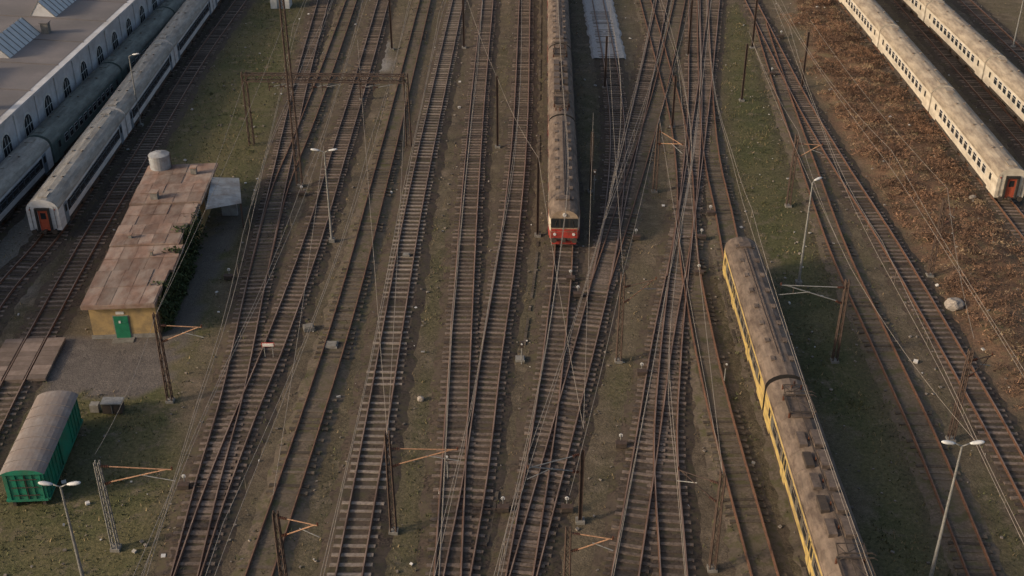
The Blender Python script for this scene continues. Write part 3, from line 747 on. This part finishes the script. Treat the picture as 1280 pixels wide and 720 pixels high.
for p in(c[1],c[2],(c[1]+c[2])/2): mb.beam((p.x-.1,p.y,0),(p.x-.1,p.y,p.z),.1,'steel')
mb.box(((c[1].x+c[2].x)/2-1.2,(c[1].y+c[2].y)/2,1.1),(1.4,.3,2.2),'corr')
mb.obj('lean_to_roof',e)
x,y=P(198,190,4.6); e2=empty('water_tank'); mb=MB()
mb.cyl((x,y,1.4),(x,y,4.4),.95,'tank',24); mb.cyl((x,y,4.4),(x,y,4.62),.95,'tank',24,r1=.25); 
for zb in(1.5,2.9,4.3): mb.cyl((x,y,zb),(x,y,zb+.07),.98,'tank',24)
mb.obj('vessel',e2,smooth=False); mb=MB()
for i in range(4):
    t=i*math.pi/2+.6; mb.beam((x+math.cos(t)*.7,y+math.sin(t)*.7,0),(x+math.cos(t)*.7,y+math.sin(t)*.7,1.4),.14,'steel')
mb.beam((x+1.02,y,0),(x+1.02,y,4.5),.05,'steel');mb.obj('legs',e2)
V=[]; n=15000
vv=rng.beta(1.6,2.6,n)*.66+.02; zv=rng.random(n)**.8*3.7
for v,z in zip(vv,zv):
    lump=.55+.5*noise.noise(Vector((v*14,z*.6,2)))
    if z>3.4*lump+1.1: continue
    p=FR+axR*v; d=random.random()*(.3+1.0*max(0,lump-.3))*(1.15-z/5)
    c_=np.array([p.x+.06+d-(1.1*random.random() if z>3.15 else 0),p.y,z]); V.append(c_+rng.normal(0,.1,(3,3)))
tri_mesh('ivy',np.array(V).reshape(-1,3),'ivy')
# ---------------------------------------------------------------- green wagon body
e=empty('green_covered_wagon')
c0=Vector((*P(4,590,2.6),0));c1=Vector((*P(50,592,2.6),0)); c2=Vector((*P(93,497,2.6),0)); c3=Vector((*P(50,492,2.6),0))
ctr=(c0+c1+c2+c3)/4; ax=((c3+c2)/2-(c0+c1)/2); Lw=ax.length; ax.normalize(); rzw=math.atan2(ax.y,ax.x)-math.pi/2; w=1.22
mb=MB(); mb.box((0,0,1.5),(2*w,Lw,2.1),'cont_green')
for sd in(-1,1):
    for i in range(15): mb.box((sd*(w+.03),-Lw/2+.15+(Lw-.3)*i/14,1.5),(.06,.07,2.06),'cont_green')
    mb.box((sd*(w+.05),0,2.5),(.1,Lw+.1,.09),'cont_green'); mb.box((sd*(w+.05),0,.5),(.1,Lw+.1,.12),'cont_green')
    mb.box((sd*(w+.07),.2,1.5),(.06,1.9,1.95),'cont_green')
    for i in range(5): mb.box((i*.5-1.0,sd*(Lw/2+.03),1.5),(.06,.06,2.06),'cont_green')
    mb.box((0,sd*(Lw/2+.05),.5),(2*w,.1,.14),'cont_green'); mb.box((0.1,sd*(Lw/2+.045),1.5),(.03,.05,2.0),'black')
    for zz_ in(.9,1.5,2.1): mb.box((0,sd*(Lw/2+.075),zz_),(1.6,.03,.05),'black')
mb.obj('body',e,(ctr.x,ctr.y,0),rzw)
mb=MB(); secs=[]
for yy in (-Lw/2-.15,-Lw/2+.5,-1,1,Lw/2-.5,Lw/2+.15): secs.append([(math.sin(t)*1.36/math.sin(1.1),yy,2.53+(math.cos(t)-math.cos(1.1))*.7) for t in np.linspace(-1.1,1.1,11)])
mb.loft(secs,'cont_roof')
for s_ in(secs[0],secs[-1]): mb.add(s_,[tuple(range(11))],'cont_green')
for yy in np.arange(-Lw/2+.9,Lw/2-.3,1.15): mb.loft([[(p[0]*1.005,yy+o,p[2]+h_) for p in secs[0]] for o,h_ in((-.03,0),(-.03,.03),(.03,.03),(.03,0))],'cont_roof')
mb.obj('roof',e,(ctr.x,ctr.y,0),rzw)
mb=MB()
for sx in(-.9,.9):
    mb.box((sx,0,.2),(.2,Lw,.3),'black')
mb.obj('underframe',e,(ctr.x,ctr.y,0),rzw)
# ---------------------------------------------------------------- level crossing panels
e=empty('level_crossing'); pt=TR['T3']; mb=MB(); qa=pt.near(P(45,428)); qb=pt.near(P(18,478))
n=int(abs(qb-qa)/.6)
for i in range(n):
    c,t=pt.at(qa+(qb-qa)*(i+.5)/n); a=math.atan2(t[1],t[0])
    for o,wd in((0,1.3),(-1.55,1.3),(1.55,1.3)): mb.box((c[0]-t[1]*o,c[1]+t[0]*o,.2),(.58,wd,.22),'plank',rz=a)
mb.obj('crossing_panels',e)
# ---------------------------------------------------------------- locomotive shed (top left)
e=empty('locomotive_shed')
sx=.035; X0=-51.5
def wp(s,o=0): return (X0+s*sx+o,s)
ya,yb=70,235
mb=MB(); eave=6.4
mb.prism([wp(ya,0),wp(yb,0),(wp(yb)[0]-.5,yb),(wp(ya)[0]-.5,ya)],0,eave,'shedwall'); 
mb.prism([(-95,ya),wp(ya,-.51),wp(ya+.5,-.51),(-95,ya+.5)],0,eave,'shedwall')
mb.obj('walls',e)
mb=MB()
yy=ya+2
while yy<yb-2:
    x=wp(yy)[0]
    mb.box((x+.06,yy+2.6,3.1),(.3,.5,6.2),'shedwall')
    R_=.95; pts=[(-R_,1.4),(R_,1.4),(R_,4.0)]+[(R_*math.cos(t),4.0+R_*math.sin(t)) for t in np.linspace(.3,math.pi-.3,7)]+[(-R_,4.0)]
    for sc,ox,k in((1.14,.03,'frame'),(1.0,.05,'glass')):
        vs=[(x+ox,yy+p[0]*sc,3.1+(p[1]-3.1)*sc) for p in pts]; vb=[(x-.02,q_[1],q_[2]) for q_ in vs]; m_=len(pts)
        mb.add(vs+vb,[tuple(range(m_))]+[(j,(j+1)%m_,m_+(j+1)%m_,m_+j) for j in range(m_)],k)
    for o in(-.32,.32): mb.box((x+.06,yy+o,3.1),(.03,.05,3.3),'frame')
    for o in(2.2,3.0,3.9): mb.box((x+.062,yy,o),(.03,1.9,.05),'frame')
    yy+=5.2
mb.box((wp((ya+yb)/2)[0]+.1,(ya+yb)/2,eave+.12),(.9,yb-ya,.24),'shedwall',rz=-math.atan(sx))
mb.box((wp((ya+yb)/2)[0]+.08,(ya+yb)/2,.35),(.3,yb-ya,.7),'concrete',rz=-math.atan(sx))
mb.obj('windows_and_cornice',e)
mb=MB()
def rp(s,o): return (X0+s*sx-o,s,eave+.25+o*.06)
mb.loft([[rp(ya,.2),rp(ya,45)],[rp((ya+yb)/2,.2),rp((ya+yb)/2,45)],[rp(yb,.2),rp(yb,45)]],'shedroof')
for s in np.arange(ya+3,yb,7.5): mb.box((X0+s*sx-22,s,eave+.25+22*.06+.03),(44,.12,.1),'shedroof',R=Matrix.Rotation(math.atan(.06),3,'Y'))
mb.obj('roof',e)
mb=MB()
for uu,vv_ in((12,50),(68,2),(-60,100),(120,-45)):
    x,y=P(uu,vv_,7.6); z=6.9; hx,hy=1.9,4.2
    A=[(x-hx,y-hy,z-.4),(x-.3,y-hy,z+1.9),(x+hx,y-hy,z-.4)];Bq=[(x-hx+.3,y+hy,z-.4),(x,y+hy,z+1.9),(x+hx+.3,y+hy,z-.4)]
    mb.loft([A,Bq],'skylight'); mb.add(A,[(0,1,2)],'shedwall'); mb.add(Bq,[(0,1,2)],'shedwall')
    for j in range(9):
        f=j/8; yj=y-hy+2*hy*f; xs_=.3*f
        mb.beam((x-hx+xs_,yj,z-.36),(x-.3+xs_,yj,z+1.94),.08,'steel_grey'); mb.beam((x+hx+xs_,yj,z-.36),(x-.3+xs_,yj,z+1.94),.08,'steel_grey')
for s,o in((105,3),(128,5),(150,4),(118,10),(138,9)): 
    mb.box((X0+s*sx-o,s,eave+1.0),(.8,.8,1.4),'concrete'); mb.box((X0+s*sx-o,s,eave+1.74),(1.0,1.0,.1),'shedroof')
mb.obj('skylights',e)
e=empty('track_side_hut'); mb=MB(); x,y=P(352,8)
mb.box((x,y,1.3),(2.6,2.2,2.6),'frame'); mb.box((x,y,2.68),(3,2.6,.16),'shedroof'); mb.box((x,y-1.12,1.0),(.8,.05,1.9),'blue'); mb.obj('hut_body',e)
# ---------------------------------------------------------------- small stuff
e=empty('track_sign'); mb=MB(); x,y=P(337,448); mb.cyl((x-.3,y,0),(x-.3,y,1.2),.03,'steel_grey',6); mb.cyl((x+.3,y,0),(x+.3,y,1.2),.03,'steel_grey',6)
mb.box((x,y,1.2),(.95,.04,.36),'red'); mb.box((x,y-.03,1.2),(.82,.03,.25),'sign'); mb.obj('board',e)
def rock(name,u,v,r,k='rock'):
    x,y=P(u,v); import bmesh
    bm=bmesh.new(); bmesh.ops.create_icosphere(bm,subdivisions=3,radius=r)
    for vt in bm.verts:
        n_=noise.noise(vt.co*1.3/r+Vector((u,v,0)))*.35+1; vt.co=Vector((vt.co.x*n_,vt.co.y*n_*.9,vt.co.z*n_*.75))
    me=bpy.data.meshes.new(name); bm.to_mesh(me); bm.free(); me.materials.append(M[k]); o=bpy.data.objects.new(name,me); scene.collection.objects.link(o); o.location=(x,y,float(sample(GZ,np.array([x]),np.array([y]))[0])+r*.45)
rock('boulder',1192,385,.72); rock('boulder',526,500,.25); rock('boulder',1215,250,.3)
def slab(name,u,v,d,k='concrete',rz=0):
    x,y=P(u,v); mb=MB(); mb.box((x,y,d[2]/2+.02),d,k,rz=rz); mb.box((x,y,d[2]+.05),(d[0]*.8,d[1]*.8,.06),k,rz=rz); mb.obj(name)
slab('concrete_manhole',415,434,(.9,.9,.25)); slab('concrete_manhole',386,412,(.8,.7,.3),rz=.3); slab('concrete_manhole',650,450,(.7,.7,.15)); slab('concrete_manhole',508,322,(.6,.5,.3))
e=empty('relay_cabinet'); mb=MB(); x,y=P(143,515)
mb.box((x,y,.5),(1.3,.7,.8),'black'); mb.box((x,y,.94),(1.45,.85,.08),'steel_grey'); mb.box((x-1.3,y+.1,.35),(.6,.5,.6),'concrete'); mb.box((x,y-.37,.5),(.04,.03,.7),'steel_grey'); mb.obj('cabinet',e)
for u,v in((268,612),(315,350),(352,245),(752,372),(742,352),(768,300),(850,300),(862,270),(845,345),(590,640),(670,640),(958,48),(985,95),(812,560),(835,470)):
    x,y=P(u,v); e=empty('point_machine'); mb=MB(); sx_=random.choice((-1,1)); x+=sx_*1.9
    mb.box((x,y,.28),(.7,.4,.3),'black'); mb.box((x,y,.45),(.74,.44,.05),'steel'); mb.cyl((x,y,.25),(x-sx_*1.9,y,.22),.03,'steel',6)
    mb.cyl((x,y+.3,.2),(x,y+.3,.85),.03,'steel_grey',6); mb.cyl((x,y+.3,.8),(x,y+.36,.8),.13,'lampglass',10); mb.obj('machine',e)
for u,v,vt in((742,250,215),(652,455,430),(905,480,455),(560,600,570)):
    x,y=P(u,v); h=height_at((x,y),vt); e=empty('shunting_signal'); mb=MB(); mb.cyl((x,y,0),(x,y,h),.05,'steel_grey',8); mb.box((x,y-.06,h),(.3,.2,.5),'black'); mb.cyl((x,y-.17,h+.1),(x,y-.22,h+.1),.08,'lampglass',8); mb.obj('post',e)
mb=MB()
for key,o in(('T9',-2.3),('T12',2.4)):
    pt=TR[key]; q=0
    while q<pt.L-1.2:
        c,t=pt.at(q+.5)
        if noise.noise(Vector((c[0]*.1,c[1]*.1,o)))>-.05 and random.random()<.85: mb.box((c[0]-t[1]*o,c[1]+t[0]*o,.0),(.9,.22,.12),'sleeper_dark',rz=math.atan2(t[1],t[0])+random.gauss(0,.02))
        q+=1.0
mb.obj('cable_trough')
# ---------------------------------------------------------------- light, sky, camera
az=math.radians(250); el=math.radians(22)
S=Vector((math.sin(az)*math.cos(el),math.cos(az)*math.cos(el),math.sin(el)))
ld=bpy.data.lights.new('sun','SUN'); ld.energy=2.8; ld.angle=math.radians(6); ld.color=(1,.79,.57)
lo=bpy.data.objects.new('sun',ld); scene.collection.objects.link(lo); lo.rotation_euler=S.to_track_quat('Z','Y').to_euler(); lo.location=(0,0,80)
w=bpy.data.worlds.new('World'); scene.world=w; w.use_nodes=True; nt=w.node_tree
sk=nt.nodes.new('ShaderNodeTexSky'); sk.sky_type='NISHITA'; sk.sun_disc=False; sk.sun_elevation=el; sk.sun_rotation=az; sk.air_density=1.0; sk.dust_density=5
nt.links.new(sk.outputs[0],nt.nodes['Background'].inputs[0]); nt.nodes['Background'].inputs[1].default_value=.15
cd=bpy.data.cameras.new('camera'); cd.sensor_width=36; cd.lens=36*F/1280; cd.clip_end=20000; cd.clip_start=.5
co=bpy.data.objects.new('camera',cd); scene.collection.objects.link(co); co.location=(0,0,HC); co.rotation_euler=(math.pi/2-PITCH,0,0); scene.camera=co
scene.view_settings.view_transform='Standard'; scene.view_settings.look='None'; scene.view_settings.exposure=0
